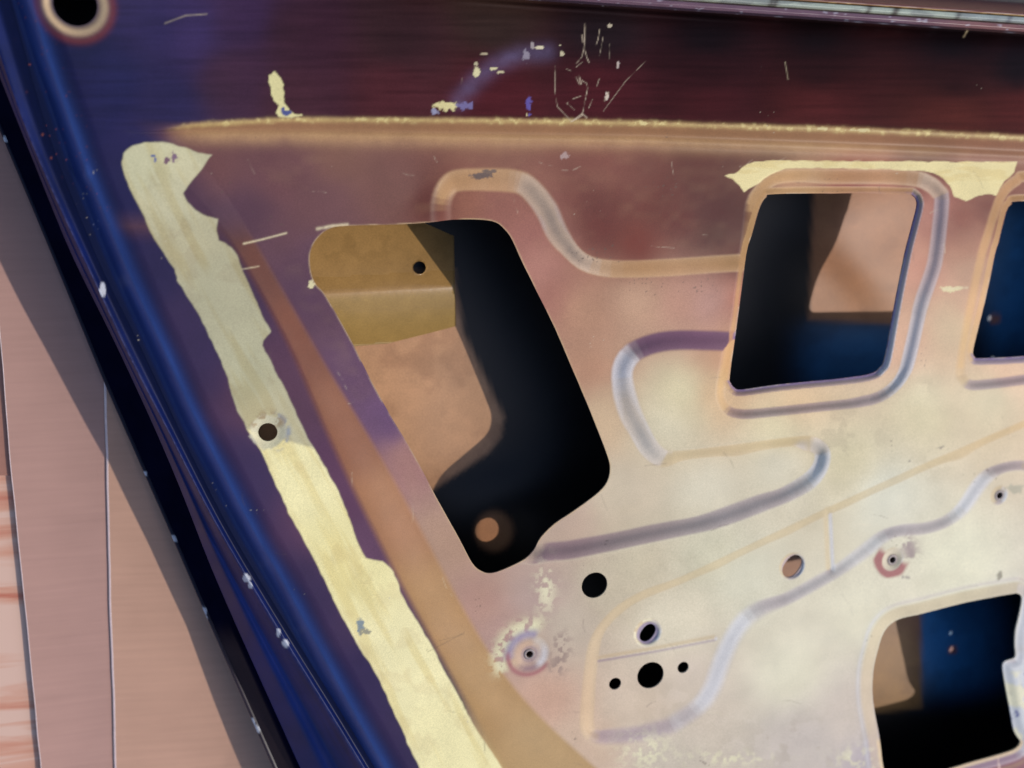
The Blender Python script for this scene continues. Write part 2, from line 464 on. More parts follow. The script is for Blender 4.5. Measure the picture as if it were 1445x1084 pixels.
# ------------------------------------------------------------------ paint layers of the panel, some shade and sheen in the colour
K_TOP = [(110, 60, (26, 28, 72)), (160, 120, (34, 34, 82)), (220, 40, (48, 40, 88)), (270, 40, (62, 48, 98)), (230, 140, (44, 38, 84)), (330, 110, (70, 42, 66)), (420, 50, (64, 36, 52)), (420, 135, (76, 42, 56)), (330, 20, (64, 42, 78)), (560, 50, (60, 38, 44)), (560, 135, (84, 42, 50)), (700, 30, (60, 44, 42)), (700, 130, (84, 34, 42)), (850, 50, (38, 28, 34)), (850, 130, (80, 32, 40)), (1000, 50, (24, 16, 22)), (1000, 100, (46, 20, 26)), (1000, 145, (72, 28, 34)), (1150, 50, (22, 13, 18)), (1150, 100, (42, 18, 22)), (1150, 150, (84, 34, 36)), (1350, 60, (20, 13, 20)), (1350, 115, (44, 18, 22)), (1350, 165, (92, 40, 36)), (1445, 90, (22, 14, 22)), (1445, 165, (84, 34, 34)), (1700, 100, (30, 16, 22))]  # near-black towards the slot carries shade put into the colour
K_LEFT = [(130, 150, (30, 33, 80)), (190, 180, (42, 38, 84)), (170, 260, (38, 36, 78)), (150, 330, (40, 38, 80)), (210, 380, (46, 40, 78)), (260, 480, (58, 46, 82)), (340, 680, (62, 48, 86)), (430, 850, (60, 46, 82)), (510, 980, (54, 42, 82)), (560, 1080, (54, 42, 82)), (290, 250, (84, 58, 76)), (330, 320, (80, 56, 76)), (400, 560, (92, 62, 84)), (470, 700, (98, 64, 92)), (520, 780, (104, 72, 100)), (700, 1120, (200, 170, 120))]
K_BAND = [(340, 320, (98, 64, 66)), (360, 360, (112, 68, 60)), (430, 480, (128, 77, 62)), (500, 600, (152, 100, 78)), (560, 720, (178, 128, 96)), (620, 860, (186, 146, 102)), (700, 980, (188, 152, 106)), (760, 1060, (196, 166, 124)), (900, 1250, (200, 170, 130))]
K_MAIN = [(300, 225, (116, 78, 80)), (400, 250, (112, 74, 79)), (350, 300, (90, 62, 78)), (450, 285, (116, 80, 84)), (560, 265, (124, 86, 80)), (480, 220, (130, 92, 82)), (700, 222, (136, 92, 78)), (850, 240, (128, 76, 66)), (950, 300, (98, 34, 28)), (612, 285, (92, 42, 36)), (1000, 240, (92, 42, 34)), (850, 320, (100, 38, 32)), (840, 290, (104, 50, 44)), (900, 345, (112, 38, 26)), (1010, 330, (66, 14, 16)), (1015, 290, (80, 24, 24)), (1100, 222, (76, 28, 24)), (1300, 228, (80, 30, 26)), (1350, 310, (124, 56, 40)), (1370, 380, (192, 152, 126)), (1350, 460, (205, 182, 148)), (1300, 580, (212, 202, 168)),
          (430, 420, (92, 64, 86)), (460, 380, (100, 70, 88)), (500, 530, (104, 74, 102)), (545, 590, (108, 78, 116)), (580, 650, (168, 124, 120)), (640, 770, (182, 148, 128)), (680, 850, (180, 142, 130)), (720, 890, (186, 152, 144)), (770, 990, (208, 170, 150)), (810, 1050, (210, 184, 164)), (760, 840, (184, 160, 154)), (800, 880, (196, 182, 166)), (860, 820, (200, 188, 166)), (900, 800, (204, 194, 170)),
          (700, 292, (148, 96, 86)), (660, 290, (150, 98, 80)), (760, 370, (182, 128, 116)), (750, 340, (160, 104, 96)), (780, 420, (164, 110, 98)), (820, 440, (184, 140, 114)), (900, 425, (194, 156, 130)), (960, 430, (192, 144, 124)), (1000, 430, (186, 142, 132)), (830, 520, (184, 138, 112)), (850, 600, (208, 180, 148)), (880, 690, (208, 194, 172)), (800, 740, (194, 170, 154)), (1000, 690, (216, 210, 190)), (1100, 660, (210, 205, 185)),
          (960, 560, (216, 206, 170)), (940, 600, (214, 206, 180)), (1200, 262, (140, 64, 52)), (1240, 262, (176, 110, 90)), (1120, 255, (196, 150, 116)), (1285, 258, (120, 40, 30)), (1058, 330, (76, 22, 14)), (1050, 290, (76, 24, 16)), (1040, 370, (92, 34, 24)), (1045, 420, (178, 110, 90)), (1030, 500, (200, 150, 116)), (1120, 562, (226, 194, 154)), (1020, 560, (214, 180, 140)), (1270, 480, (216, 170, 142)), (1305, 380, (206, 146, 124)), (1318, 300, (180, 116, 104)),
          (1100, 600, (218, 208, 172)), (1200, 650, (208, 198, 164)), (1400, 560, (212, 202, 170)), (1000, 780, (210, 206, 182)), (1400, 300, (112, 46, 30)), (1370, 350, (170, 118, 96)), (1375, 440, (216, 170, 140)), (1420, 530, (226, 186, 154)),
          (1050, 820, (220, 218, 198)), (1250, 700, (216, 216, 200)), (950, 880, (226, 218, 196)), (900, 990, (216, 198, 180)), (970, 960, (218, 204, 190)), (1120, 950, (230, 226, 204)), (1130, 1040, (202, 192, 186)), (950, 1075, (206, 196, 182)), (1350, 790, (228, 226, 202)), (1220, 860, (228, 224, 202)), (1190, 1000, (212, 200, 190)), (1240, 1080, (190, 180, 190)), (1440, 980, (196, 200, 214)), (1440, 900, (206, 204, 196)), (1420, 1084, (130, 70, 90)), (1380, 1100, (128, 66, 86)), (1600, 900, (205, 195, 180)), (1600, 400, (170, 110, 90)), (1600, 1200, (150, 100, 100))]
CREAM = paint((232, 222, 168))


def along_(U, V):
    return (U - CX) * 0.42 + (V - CY) * 0.91


def across_(U, V):
    return (U - CX) * 0.91 - (V - CY) * 0.42


def panel_paint(U, V, Z, GX, GY):
    n = fbm(U, V, 60, 2, 5); nf = fbm(U, V, 7, 12, 3); nm = fbm(U, V, 20, 17, 3)
    wu = U + 16 * (fbm(U, V, 50, 41, 3) - 0.5); wv = V + 16 * (fbm(U, V, 50, 44, 3) - 0.5)
    col = idw(K_MAIN, wu, wv, 1.7, 600.0, paint)
    band = ss((C2(V) + 5 - U) / 12.0); left = ss((C1(V) + 5 - U) / 16.0)
    fade = ss((V - 290) / 60)
    col_l = idw(K_LEFT, wu, wv, 2.0, 500.0, paint); col_b = idw(K_BAND, wu, wv, 1.6, 900.0, paint) * np.array([0.84, 0.80, 0.72])
    col = mixc(col, band * fade, 0) + col_b * (band * fade)[..., None]
    lf = np.maximum(left * fade, ss((C2(V) + 20 - U) / 70.0) * (1 - fade))
    col = mixc(col, lf, 0) + col_l * lf[..., None]
    # the overspray near the big hole ends at a masking line
    tline = TUP(U) - V
    wt = 34 * (1 - ss((U - 190) / 90.0))
    top = ss((tline + 2 + wt * 0.5) / (7.0 + wt))
    col_t = idw(K_TOP, wu, wv, 2.0, 600.0, paint) * np.array([0.86, 0.86, 0.84])
    col_t = col_t * (0.72 + 0.56 * fbm(U * 0.06, V, 5, 81, 4))[..., None]
    col = mixc(col, top, 0) + col_t * top[..., None]
    # step: tan flank, paint worn thin on its crests
    te = ss((U - 225) / 60.0)
    stp = ss((V - TUP(U) + 2) / 6) * ss((TLO(U) + 10 - V) / 14) * te
    dk = ss((U - 1150) / 280)
    col = mixc(col, 0.85 * stp * (1 - 0.45 * dk), paint((156, 116, 82)))
    crest1 = np.exp(-((V - TUP(U) - 2) / (3.0 + 1.5 * nm)) ** 2) * te
    crest2 = np.exp(-((V - TLO(U) - 2) / np.where(V > TLO(U) + 2, 15.0, 5.0)) ** 2) * te
    col = mixc(col, np.clip(crest1 * (0.35 + 0.9 * nf), 0, 0.9), paint((198, 174, 118)))
    col = mixc(col, np.clip(crest2 * 0.62 * (1 - 0.75 * dk) * (0.7 + 0.6 * nm), 0, 1), paint((198, 160, 116)))
    col = mixc(col, np.clip(crest1 * ss((nf - 0.60) / 0.14) * 0.7, 0, 1), paint((226, 210, 150)))
    # violet shade and lavender sky sheen painted on walls facing up and left
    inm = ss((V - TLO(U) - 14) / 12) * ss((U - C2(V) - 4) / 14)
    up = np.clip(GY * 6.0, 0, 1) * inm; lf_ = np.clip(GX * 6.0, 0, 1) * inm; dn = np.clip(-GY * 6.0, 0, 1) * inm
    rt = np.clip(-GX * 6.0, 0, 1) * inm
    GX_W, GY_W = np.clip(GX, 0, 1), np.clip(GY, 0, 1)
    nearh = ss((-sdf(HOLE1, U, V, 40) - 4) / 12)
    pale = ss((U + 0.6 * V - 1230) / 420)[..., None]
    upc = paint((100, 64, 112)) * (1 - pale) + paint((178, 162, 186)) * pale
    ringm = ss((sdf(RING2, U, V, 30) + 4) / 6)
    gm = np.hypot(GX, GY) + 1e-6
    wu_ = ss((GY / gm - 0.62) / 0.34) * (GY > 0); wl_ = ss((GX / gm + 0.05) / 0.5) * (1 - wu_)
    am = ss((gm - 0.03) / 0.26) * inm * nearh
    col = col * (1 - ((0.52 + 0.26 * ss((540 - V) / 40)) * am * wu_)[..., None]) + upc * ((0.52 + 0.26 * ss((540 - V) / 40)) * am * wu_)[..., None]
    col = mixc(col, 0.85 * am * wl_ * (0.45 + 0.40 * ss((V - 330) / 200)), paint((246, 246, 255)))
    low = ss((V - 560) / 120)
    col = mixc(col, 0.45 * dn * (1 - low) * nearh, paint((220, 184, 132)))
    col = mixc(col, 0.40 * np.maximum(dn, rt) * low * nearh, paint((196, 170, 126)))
    # thin sun highlight painted along the sharp lower bend of the stampings
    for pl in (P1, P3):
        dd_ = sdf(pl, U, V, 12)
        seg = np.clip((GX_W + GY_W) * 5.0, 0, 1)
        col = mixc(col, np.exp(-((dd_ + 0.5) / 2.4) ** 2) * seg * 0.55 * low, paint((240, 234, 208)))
    rgh = 0.46 + 0.10 * (n - 0.5)
    rgh = rgh + 0.06 * top - 0.04 * lf
    # blue shoulder
    d = U - LH(V)
    bl = ss((34 + 10 * (n - 0.5) - d) / 34.0)
    col = mixc(col, bl, paint((15, 30, 88)))
    crest_sheen = np.exp(-((d - 2) / 13.0) ** 2)
    col = mixc(col, 0.75 * crest_sheen * (0.6 + 0.8 * fbm(across_(U, V), along_(U, V) * 0.08, 9, 77, 3)), paint((58, 84, 158)))  # pale sky sheen painted along the shoulder crest
    col = mixc(col, ss(-(d + 14) / 10.0) * 0.75, paint((10, 14, 42)))  # valley shade put into the colour
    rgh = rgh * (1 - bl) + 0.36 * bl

    def chip(mask, c, r=0.5):
        nonlocal col, rgh
        m = np.clip(mask, 0, 1)
        col = mixc(col, m, c) if np.ndim(c) == 1 else col * (1 - m[..., None]) + c * m[..., None]
        rgh = rgh * (1 - m) + r * m
    # bare primer strips where the card trim was glued
    da = sdf(CHIP_A, U, V, 30) + 3.0 * (fbm(U, V, 14, 22, 2) - 0.5)
    ca = idw([(200, 230, (204, 202, 170)), (240, 290, (202, 198, 168)), (250, 340, (190, 184, 154)), (290, 420, (182, 179, 152)), (350, 540, (188, 186, 158)), (370, 585, (196, 190, 160))], U, V, 2, 900, paint)
    cb = idw([(430, 680, (247, 239, 188)), (470, 780, (243, 234, 178)), (560, 950, (249, 241, 192)), (620, 1050, (247, 239, 188))], U, V, 2, 900, paint)
    sep = ss((V - 612 - (U - 380) * 0.28) / 6.0)[..., None]
    cc = ca * (1 - sep) + cb * sep
    along = (U - CX) * 0.46 + (V - CY) * 0.89; across = (U - CX) * 0.89 - (V - CY) * 0.46
    streak = fbm(across, along * 0.10, 14, 71, 4)
    cc = cc * (1 - 0.22 * ss((streak - 0.5) / 0.2)[..., None] * np.array([0.35, 0.55, 1.0]))
    dirt = ss((fbm(U, V, 30, 91, 5) - 0.56) / 0.12)
    cc = cc * (1 - 0.10 * dirt[..., None] * np.array([0.7, 0.9, 1.0]))
    chip(ss((da + 1.2) / 3.0), cc, 0.55)
    db = sdf(CHIP_B, U, V, 30) + 3.0 * (fbm(U, V, 11, 23, 2) - 0.5)
    cbb = paint((234, 220, 166)) * (1 - 0.2 * ss((fbm(U * 0.25, V, 9, 27, 4) - 0.52) / 0.16)[..., None] * np.array([0.3, 0.5, 0.9]))
    chip(ss((db + 0.8) / 2.0), cbb, 0.5)
    dc = sdf(CHIP_C, U, V, 20) + 5.0 * (fbm(U, V, 5, 25, 3) - 0.5)
    chip(ss((dc + 0.6) / 1.8), paint((228, 220, 166)))

    def blob(cu, cv, ru, rv, c, jag=0.9, sd=50, a=1.0):
        q = 1 - np.hypot((U - cu) / ru, (V - cv) / rv) + jag * (fbm(U, V, 4.5, sd, 3) - 0.5) * 1.6
        chip(ss(q / 0.35) * a * (np.hypot((U - cu) / ru, (V - cv) / rv) < 2.2), paint(c))
    # smear of old blue and chipped places on the top field
    sm = pdist([(648, 142), (668, 118), (700, 92), (735, 76), (772, 74)], U, V, 40)
    col = mixc(col, 0.42 * np.exp(-(sm / 13.0) ** 2) * (0.5 + nm), paint((110, 100, 140)))
    for b in [(672, 101, 5, 7, (226, 218, 176)), (672, 90, 4, 3, (200, 190, 160)), (697, 97, 4.5, 3, (226, 218, 176)), (707, 102, 5, 3, (210, 200, 166)), (684, 76, 5, 2.5, (190, 176, 150)), (630, 150, 22, 7, (222, 212, 160)), (614, 157, 6, 5, (150, 150, 180)), (655, 149, 12, 7, (120, 112, 160)), (746, 148, 4.5, 14, (104, 92, 168)), (743, 162, 2, 3, (210, 200, 160)), (762, 67, 8, 2.5, (226, 218, 190)), (742, 78, 5, 9, (150, 142, 160)), (751, 64, 3, 6, (170, 160, 165)), (793, 76, 3, 4, (210, 200, 170)), (790, 64, 2, 2, (200, 190, 160)), (860, 36, 4, 3, (200, 190, 170)), (872, 92, 2, 6, (190, 176, 176)), (856, 137, 3, 6, (214, 200, 190)), (404, 160, 9, 4, (84, 92, 148)), (398, 154, 4, 3, (92, 96, 150)), (855, 4, 7, 4, (170, 176, 205)), (910, 174, 9, 3, (222, 206, 150)), (1215, 184, 18, 2.5, (214, 200, 150)), (1160, 182, 8, 2.5, (214, 200, 150)), (799, 220, 8, 6, (176, 150, 148)), (1343, 408, 16, 4, (226, 214, 170)),
              (217, 220, 7, 2.0, (92, 108, 160)), (219, 225, 2.5, 5, (100, 112, 165)), (236, 226, 4.5, 7, (120, 92, 110)), (246, 222, 6, 8, (128, 104, 128)), (440, 402, 5, 7, (226, 218, 176)), (866, 372, 0.1, 0.1, (0, 0, 0)),
              (146, 410, 0.1, 0.1, (0, 0, 0)), (508, 884, 7, 12, (138, 152, 160)), (515, 892, 8, 5, (160, 158, 140)), (680, 248, 20, 5, (112, 96, 92)), (692, 242, 12, 3, (118, 100, 92)), (1410, 812, 4, 7, (150, 146, 130)), (1432, 690, 12, 7, (182, 176, 156)), (1280, 815, 8, 3, (176, 170, 160))]:
        blob(*b)
    # scratches through the top coat
    def sc(x, y):
        return (640 + x / 3.6125, y / 3.6125)
    lines = [([(670, 120), (668, 230), (655, 290), (625, 325)], 1.1, 0.9), ([(668, 250), (680, 295), (692, 322)], 1.0, 0.9), ([(655, 180), (660, 215)], 1.4, 0.7), ([(745, 150), (737, 200), (728, 228)], 0.9, 0.8), ([(762, 190), (745, 282)], 0.8, 0.6), ([(519, 335), (518, 480), (530, 545), (600, 618)], 0.9, 0.65), ([(655, 412), (678, 425), (683, 450), (668, 530), (655, 590), (600, 622)], 1.0, 0.85), ([(648, 490), (600, 508), (578, 527), (617, 560)], 0.9, 0.7), ([(978, 313), (880, 410), (765, 565)], 0.8, 0.55), ([(742, 403), (732, 437)], 1.0, 0.6), ([(707, 508), (690, 550)], 0.9, 0.6), ([(640, 385), (650, 428)], 1.4, 0.8), ([(625, 395), (642, 428)], 1.2, 0.6), ([(788, 473), (772, 512)], 1.8, 0.8), ([(838, 312), (836, 346)], 1.3, 0.7), ([(625, 342), (655, 318)], 0.9, 0.7), ([(575, 352), (600, 362)], 0.8, 0.5), ([(600, 622), (655, 580), (680, 600)], 1.2, 0.8), ([(42, 400), (40, 430)], 0.8, 0.4), ([(795, 225), (793, 300)], 0.7, 0.4)]
    for pts, w, a in lines:
        d_ = pdist([sc(*p) for p in pts], U, V, 8)
        chip(a * 0.9 * np.exp(-(d_ / (w * 0.72)) ** 2) * ss((nf - 0.18) / 0.45), paint((206, 190, 170)))
    for pts, w, a in [([(344, 344), (370, 338), (404, 329)], 1.3, 0.9), ([(342, 380), (365, 376)], 1.0, 0.6), ([(233, 33), (262, 22), (292, 20)], 1.0, 0.35), ([(1108, 88), (1112, 112)], 0.9, 0.35), ([(1366, 42), (1360, 52)], 1.2, 0.6), ([(1330, 408), (1365, 406)], 1.4, 0.7), ([(448, 323), (470, 319), (490, 317)], 2.2, 0.9), ([(618, 905), (655, 895)], 0.6, 0.4), ([(604, 920), (655, 893)], 0.7, 0.5)]:
        d_ = pdist(pts, U, V, 8)
        dark = pts[0][0] in (618, 604)
        chip(a * np.exp(-(d_ / w) ** 2) * (0.5 + 0.9 * nf), paint((110, 90, 64) if dark else (222, 208, 176)))
    # fine handling scratches all over the panel
    rs = np.random.default_rng(21)
    for k in range(110):
        cu, cv = rs.uniform(330, 1440), rs.uniform(215, 1080); an = rs.choice([rs.uniform(-0.5, 0.3), rs.uniform(0.9, 1.6)]); ln = rs.uniform(6, 34); bend = rs.uniform(-0.12, 0.12) * ln
        p0 = (cu, cv); p2 = (cu + ln * math.cos(an), cv + ln * math.sin(an)); p1 = ((p0[0] + p2[0]) / 2 - bend * math.sin(an), (p0[1] + p2[1]) / 2 + bend * math.cos(an))
        d_ = pdist([p0, p1, p2], U, V, 6)
        lum = float(rs.uniform()); cc_ = (224, 214, 192) if lum < 0.55 else (104, 88, 84)
        chip(rs.uniform(0.12, 0.42) * np.exp(-(d_ / rs.uniform(0.6, 1.0)) ** 2) * ss((nf - 0.25) / 0.4), paint(cc_), 0.5)
    # dark score along the edge of the bare strip
    d_ = pdist([(600, 915), (626, 940), (650, 985), (668, 1025)], U, V, 8)
    chip(0.7 * np.exp(-(d_ / 1.5) ** 2) * ss((nf - 0.42) / 0.2), paint((92, 84, 72)))
    # raw cut edge of the large opening
    h1 = -sdf(HOLE1, U, V, 12)
    chip(ss((2.4 - h1) / 1.8) * ss((fbm(U, V, 26, 93, 3) - 0.30) / 0.3) * 0.6, paint((206, 180, 140)))
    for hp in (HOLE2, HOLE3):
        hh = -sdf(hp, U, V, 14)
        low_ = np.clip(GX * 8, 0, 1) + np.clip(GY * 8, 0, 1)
        chip(ss((5 - hh) / 4) * np.clip(low_, 0, 1) * 0.7, paint((120, 104, 170)))  # violet shade painted on lip walls facing up and left
        chip(ss((2.0 - hh) / 2) * ss((fbm(U, V, 22, 94, 2) - 0.62) / 0.1) * 0.5, paint((214, 204, 190)))
    # dirt, powdery patches
    pw = ss((fbm(U, V, 24, 61, 5) - 0.50) / 0.10)
    for cu, cv, ru, rv in [(770, 830, 14, 36), (912, 1062, 34, 26), (1210, 1070, 30, 16), (1030, 1070, 60, 10)]:
        g = np.exp(-(((U - cu) / ru) ** 2 + ((V - cv) / rv) ** 2))
        chip(g * ss((nf - 0.48) / 0.14) * 0.85, paint((232, 228, 196)))
    for cu, cv, ru, rv, a in [(1195, 610, 60, 40, .30), (1310, 660, 30, 20, .25), (1130, 1050, 110, 40, .25), (920, 800, 60, 20, .2), (1310, 540, 20, 12, .25), (940, 985, 60, 40, .15)]:
        g = np.exp(-(((U - cu) / ru) ** 2 + ((V - cv) / rv) ** 2))
        chip(g * a * pw, paint((158, 146, 122)), 0.5)
    for pts in [[(1285, 652), (1300, 646), (1320, 637), (1345, 627)], [(1070, 95), (1071, 96)]]:
        d_ = pdist(pts, U, V, 10)
        chip(0.75 * ss((5 - d_) / 4) * ss((nf - 0.56) / 0.08), paint((104, 98, 96)))
    # worn paint round the screw holes (round on the metal)
    X, Y = world_xy(U, V)
    R = [(np.hypot(X - a, Y - b) * 1000, np.arctan2(Y - b, X - a)) for a, b in RC]
    r, th = R[5]; r = r / 1.2
    chip(np.exp(-((r - 17) / 5) ** 2) * ss((np.sin(th - 0.9) - 0.1) / 0.4) * ss((nf - 0.36) / 0.16) * 0.95, paint((230, 226, 190)))
    chip(np.exp(-((r - 12) / 3) ** 2) * ss((np.sin(th - 0.7) - 0.35) / 0.3) * 0.8, paint((152, 146, 180)))
    chip(np.exp(-((r - 12.5) / 1.6) ** 2) * ss((-np.sin(th + 0.35) - 0.0) / 0.4) * 0.8, paint((168, 104, 112)))
    chip(np.exp(-((r - 19) / 6) ** 2) * ss((np.cos(th + 0.1) - 0.7) / 0.2) * ss((nf - 0.5) / 0.1) * 0.8, paint((150, 130, 124)))
    chip(ss((9 - r) / 3) * 0.6, paint((206, 176, 158)))
    chip(np.exp(-((r - 4.0) / 1.0) ** 2) * 0.6, paint((150, 134, 150)))
    r, th = R[4]
    chip(ss((9.0 + 1.5 * (nf - .5) - r) / 1.5) * 0.85, paint((150, 138, 172)))
    chip(np.exp(-((r - 9.6) / 0.8) ** 2) * ss((nf - 0.42) / 0.12) * 0.9, paint((236, 232, 206)))
    r, th = R[6]
    chip(ss((9.4 + 2.0 * (nf - .5) - r) / 1.2) * 0.75, paint((184, 160, 172)))
    r, th = R[7]
    chip(ss((17 + 6 * (nm - .5) - r) / 3) * ss((-np.sin(th + 0.5) + 0.45) / 0.5) * 0.9, paint((158, 76, 86)))
    tail = np.exp(-((r - 16) / 7) ** 2) * ss((np.cos(th - 0.55) - 0.80) / 0.1)
    chip(tail * ss((nf - 0.36) / 0.2) * 0.9, paint((152, 134, 138)))
    chip(ss((9.2 - r) / 1.2), paint((216, 206, 186)))
    chip(np.exp(-((r - 3.9) / 0.8) ** 2) * 0.7, paint((120, 108, 108)))
    r, th = R[8]
    chip(np.exp(-((r - 3.8) / 0.9) ** 2) * 0.7, paint((150, 146, 146)))
    r, th = R[9]
    chip(ss((11.5 + 3 * (nf - .5) - r) / 1.5) * 0.7, paint((206, 204, 184)))
    chip(np.exp(-((r - 12) / 1.6) ** 2) * ss((np.cos(th) - 0.2) / 0.4) * ss((nf - 0.3) / 0.3) * 0.8, paint((136, 148, 168)))
    chip(np.exp(-((r - 9) / 4) ** 2) * ss((np.sin(th) - 0.2) / 0.4) * ss((nf - 0.5) / 0.1) * 0.7, paint((150, 124, 88)))
    r, th = R[10]
    chip(np.exp(-((r - 14.2) / 2.2) ** 2) * 0.9, paint((214, 186, 152)))
    chip(np.exp(-((r - 18.5) / 2.2) ** 2) * 0.55, paint((120, 52, 48)))
    # scraped tab and red patch at the lower right opening
    tab = ss((U - 1410) / 6) * ss((V - 932) / 6) * ss((1050 - V) / 8)
    col = mixc(col, 0.8 * tab, paint((206, 212, 222)))
    chip(tab * ss((nf + nm - 1.12) / 0.1) * 0.8, paint((96, 100, 160)))
    chip(tab * ss((fbm(U, V, 26, 85, 3) - 0.52) / 0.1) * 0.8, paint((232, 228, 196)))
    red = ss((U - 1335 - (1084 - V) * 2.4) / 14) * ss((V - 1050) / 6)
    vein = np.abs(fbm(U, V, 34, 88, 3) - 0.5)
    chip(red * ss((0.03 - vein) / 0.02) * 0.9, paint((226, 196, 190)))
    chip(ss((6 - (-sdf(HOLE4, U, V, 20))) / 3) * ss((V - 1040) / 8) * 0.85, paint((220, 196, 160)))
    # stray specks everywhere
    h = vnoise(U / 2.4, V / 2.4, 301) * vnoise(U / 60, V / 60, 303)
    chip(ss((h - 0.86) / 0.04) * 0.5, paint((206, 198, 180)))
    h = vnoise(U / 2.2, V / 2.2, 311) * vnoise(U / 45, V / 45, 313)
    chip(ss((h - 0.82) / 0.05) * 0.6 * (1 - top) * (1 - lf), paint((96, 84, 76)))
    dsp = ss((h - 0.84) / 0.05) * bl
    chip(dsp * 0.4, paint((150, 160, 200)))
    rp = vnoise(U / 2.4, V / 2.4, 317)
    chip(ss((rp - 0.95) / 0.02) * bl * ss((330 - V) / 60) * 0.6, paint((170, 90, 70)))
    return np.clip(col, 0.002, 0.85), np.clip(rgh, 0.15, 0.9)


# ------------------------------------------------------------------ the door
GROUND = -0.110
base = at(700, 560, 0.0)
door = thing('car_door', 'stripped car door lying inner side up, cream primer under brown and blue overspray', 'car door', (float(base[0]), float(base[1]), GROUND))
ORG = np.array([base[0], base[1], GROUND])


def part(name, verts, faces, mats, parent=door, **k):
    """verts in world space; the part keeps local coordinates of the door"""
    return make_mesh(name, np.asarray(verts) - ORG, faces, mats, parent, **k)


UMAX, VMAX = 1700.0, 1290.0


def build_panel():
    step = 1.6
    us = np.arange(-20, UMAX + 1, step); vs = np.arange(-80, VMAX + 1, step)
    fu, fv, fz, q, polys, cuts = sheet(us, vs, panel_z, panel_phi)
    U, V = np.meshgrid(us, vs); n0 = U.size
    Zg = panel_z(U, V)
    gy, gx = np.gradient(Zg, step * 0.00045)
    EX = len(fu) - n0

    def ext(a):
        if EX == 0:
            return a.ravel()
        iu = np.clip(np.round((fu[n0:] - us[0]) / step).astype(int), 0, len(us) - 1); iv = np.clip(np.round((fv[n0:] - vs[0]) / step).astype(int), 0, len(vs) - 1)
        return np.concatenate([a.ravel(), a[iv, iu]])
    GX, GY = ext(gx), ext(gy)
    used, fc = compact(len(fu), [q] + by_size(polys) + ([cuts] if len(cuts) else []))
    cuts2 = fc.pop(); u, v, z = fu[used], fv[used], fz[used]
    col, rgh = panel_paint(u, v, z, GX[used], GY[used])
    P = at(u, v, z)
    # cut edges get the thickness of the sheet
    a, b = cuts2[:, 0], cuts2[:, 1]
    eu = np.unique(np.concatenate([a, b])); mp = {int(k): i for i, k in enumerate(eu)}
    top = P[eu]; bot = top - np.array([0, 0, 0.0011])
    n = len(P)
    ia = np.array([mp[int(k)] for k in a]); ib = np.array([mp[int(k)] for k in b]); m = len(eu)
    sk = np.stack([n + ia, n + ib, n + m + ib, n + m + ia], 1)
    verts = np.concatenate([P, top, bot]); c2 = np.concatenate([col, col[eu] * 0.8, col[eu] * 0.8]); r2 = np.concatenate([rgh, rgh[eu], rgh[eu]])
    gl = 0.17 - 0.13 * ss((TUP(u) - v + 6) / 12) * ss((u - 260) / 300)
    part('inner_panel', verts, fc + [sk], M_PANEL, col=c2, rough=r2, gloss=np.concatenate([gl, gl[eu], gl[eu]]))
    # back of the sheet: coarse, near-black to swallow bounce light inside the door
    us2 = np.arange(-20, UMAX + 1, 4.5); vs2 = np.arange(-80, VMAX + 1, 4.5)
    fu, fv, fz, q, polys, cuts = sheet(us2, vs2, lambda U, V: panel_z(U, V) - 0.0014, lambda U, V: panel_phi(U, V) - 2.0)
    used, fc = compact(len(fu), [q] + by_size(polys))
    part('panel_back', at(fu[used], fv[used], fz[used]), [f[:, ::-1] for f in fc], M_DARK)


build_panel()


HEMZ = lambda v: -0.0990 + 0.034 * ss((np.asarray(v, float) - 560) / 620)
WALLZ = lambda v: -0.052 + 0.016 * ss((np.asarray(v, float) - 560) / 620)


def sweep(name, lines, rows, mats, colf, roughf, sub=6, parent=door, flip=False):
    """lines: list of (u(v) function, z); smooth cross profile between them"""
    R = np.asarray(rows, float); pts = []
    for f, z in lines:
        pts.append(np.stack([f(R), R, np.broadcast_to(z(R) if callable(z) else z, R.shape)], -1))
    pts = np.array(pts)                       # k, rows, 3
    out = []
    k = len(pts)
    for i in range(k - 1):
        a = pts[max(i - 1, 0)]; b = pts[i]; c = pts[i + 1]; d = pts[min(i + 2, k - 1)]
        for s in range(sub):
            t = s / sub
            lin_ = b + (c - b) * t
            cm = 0.5 * ((2 * b) + (c - a) * t + (2 * a - 5 * b + 4 * c - d) * t * t + (3 * b - a - 3 * c + d) * t ** 3)
            out.append(0.4 * lin_ + 0.6 * cm)
    out.append(pts[-1]); out = np.array(out)
    m, r, _ = out.shape
    P = at(out[..., 0], out[..., 1], out[..., 2]).reshape(-1, 3)
    idx = np.arange(m * r).reshape(m, r)
    q = np.stack([idx[:-1, :-1], idx[:-1, 1:], idx[1:, 1:], idx[1:, :-1]], -1).reshape(-1, 4)
    if flip:
        q = q[:, ::-1]
    T = np.repeat(np.arange(m) / sub, r); U = out[..., 0].ravel(); V = out[..., 1].ravel()
    return part(name, P, [q], mats, parent=parent, col=colf(U, V, T), rough=roughf(U, V, T))


rows = np.arange(-80, VMAX + 1, 3.0)


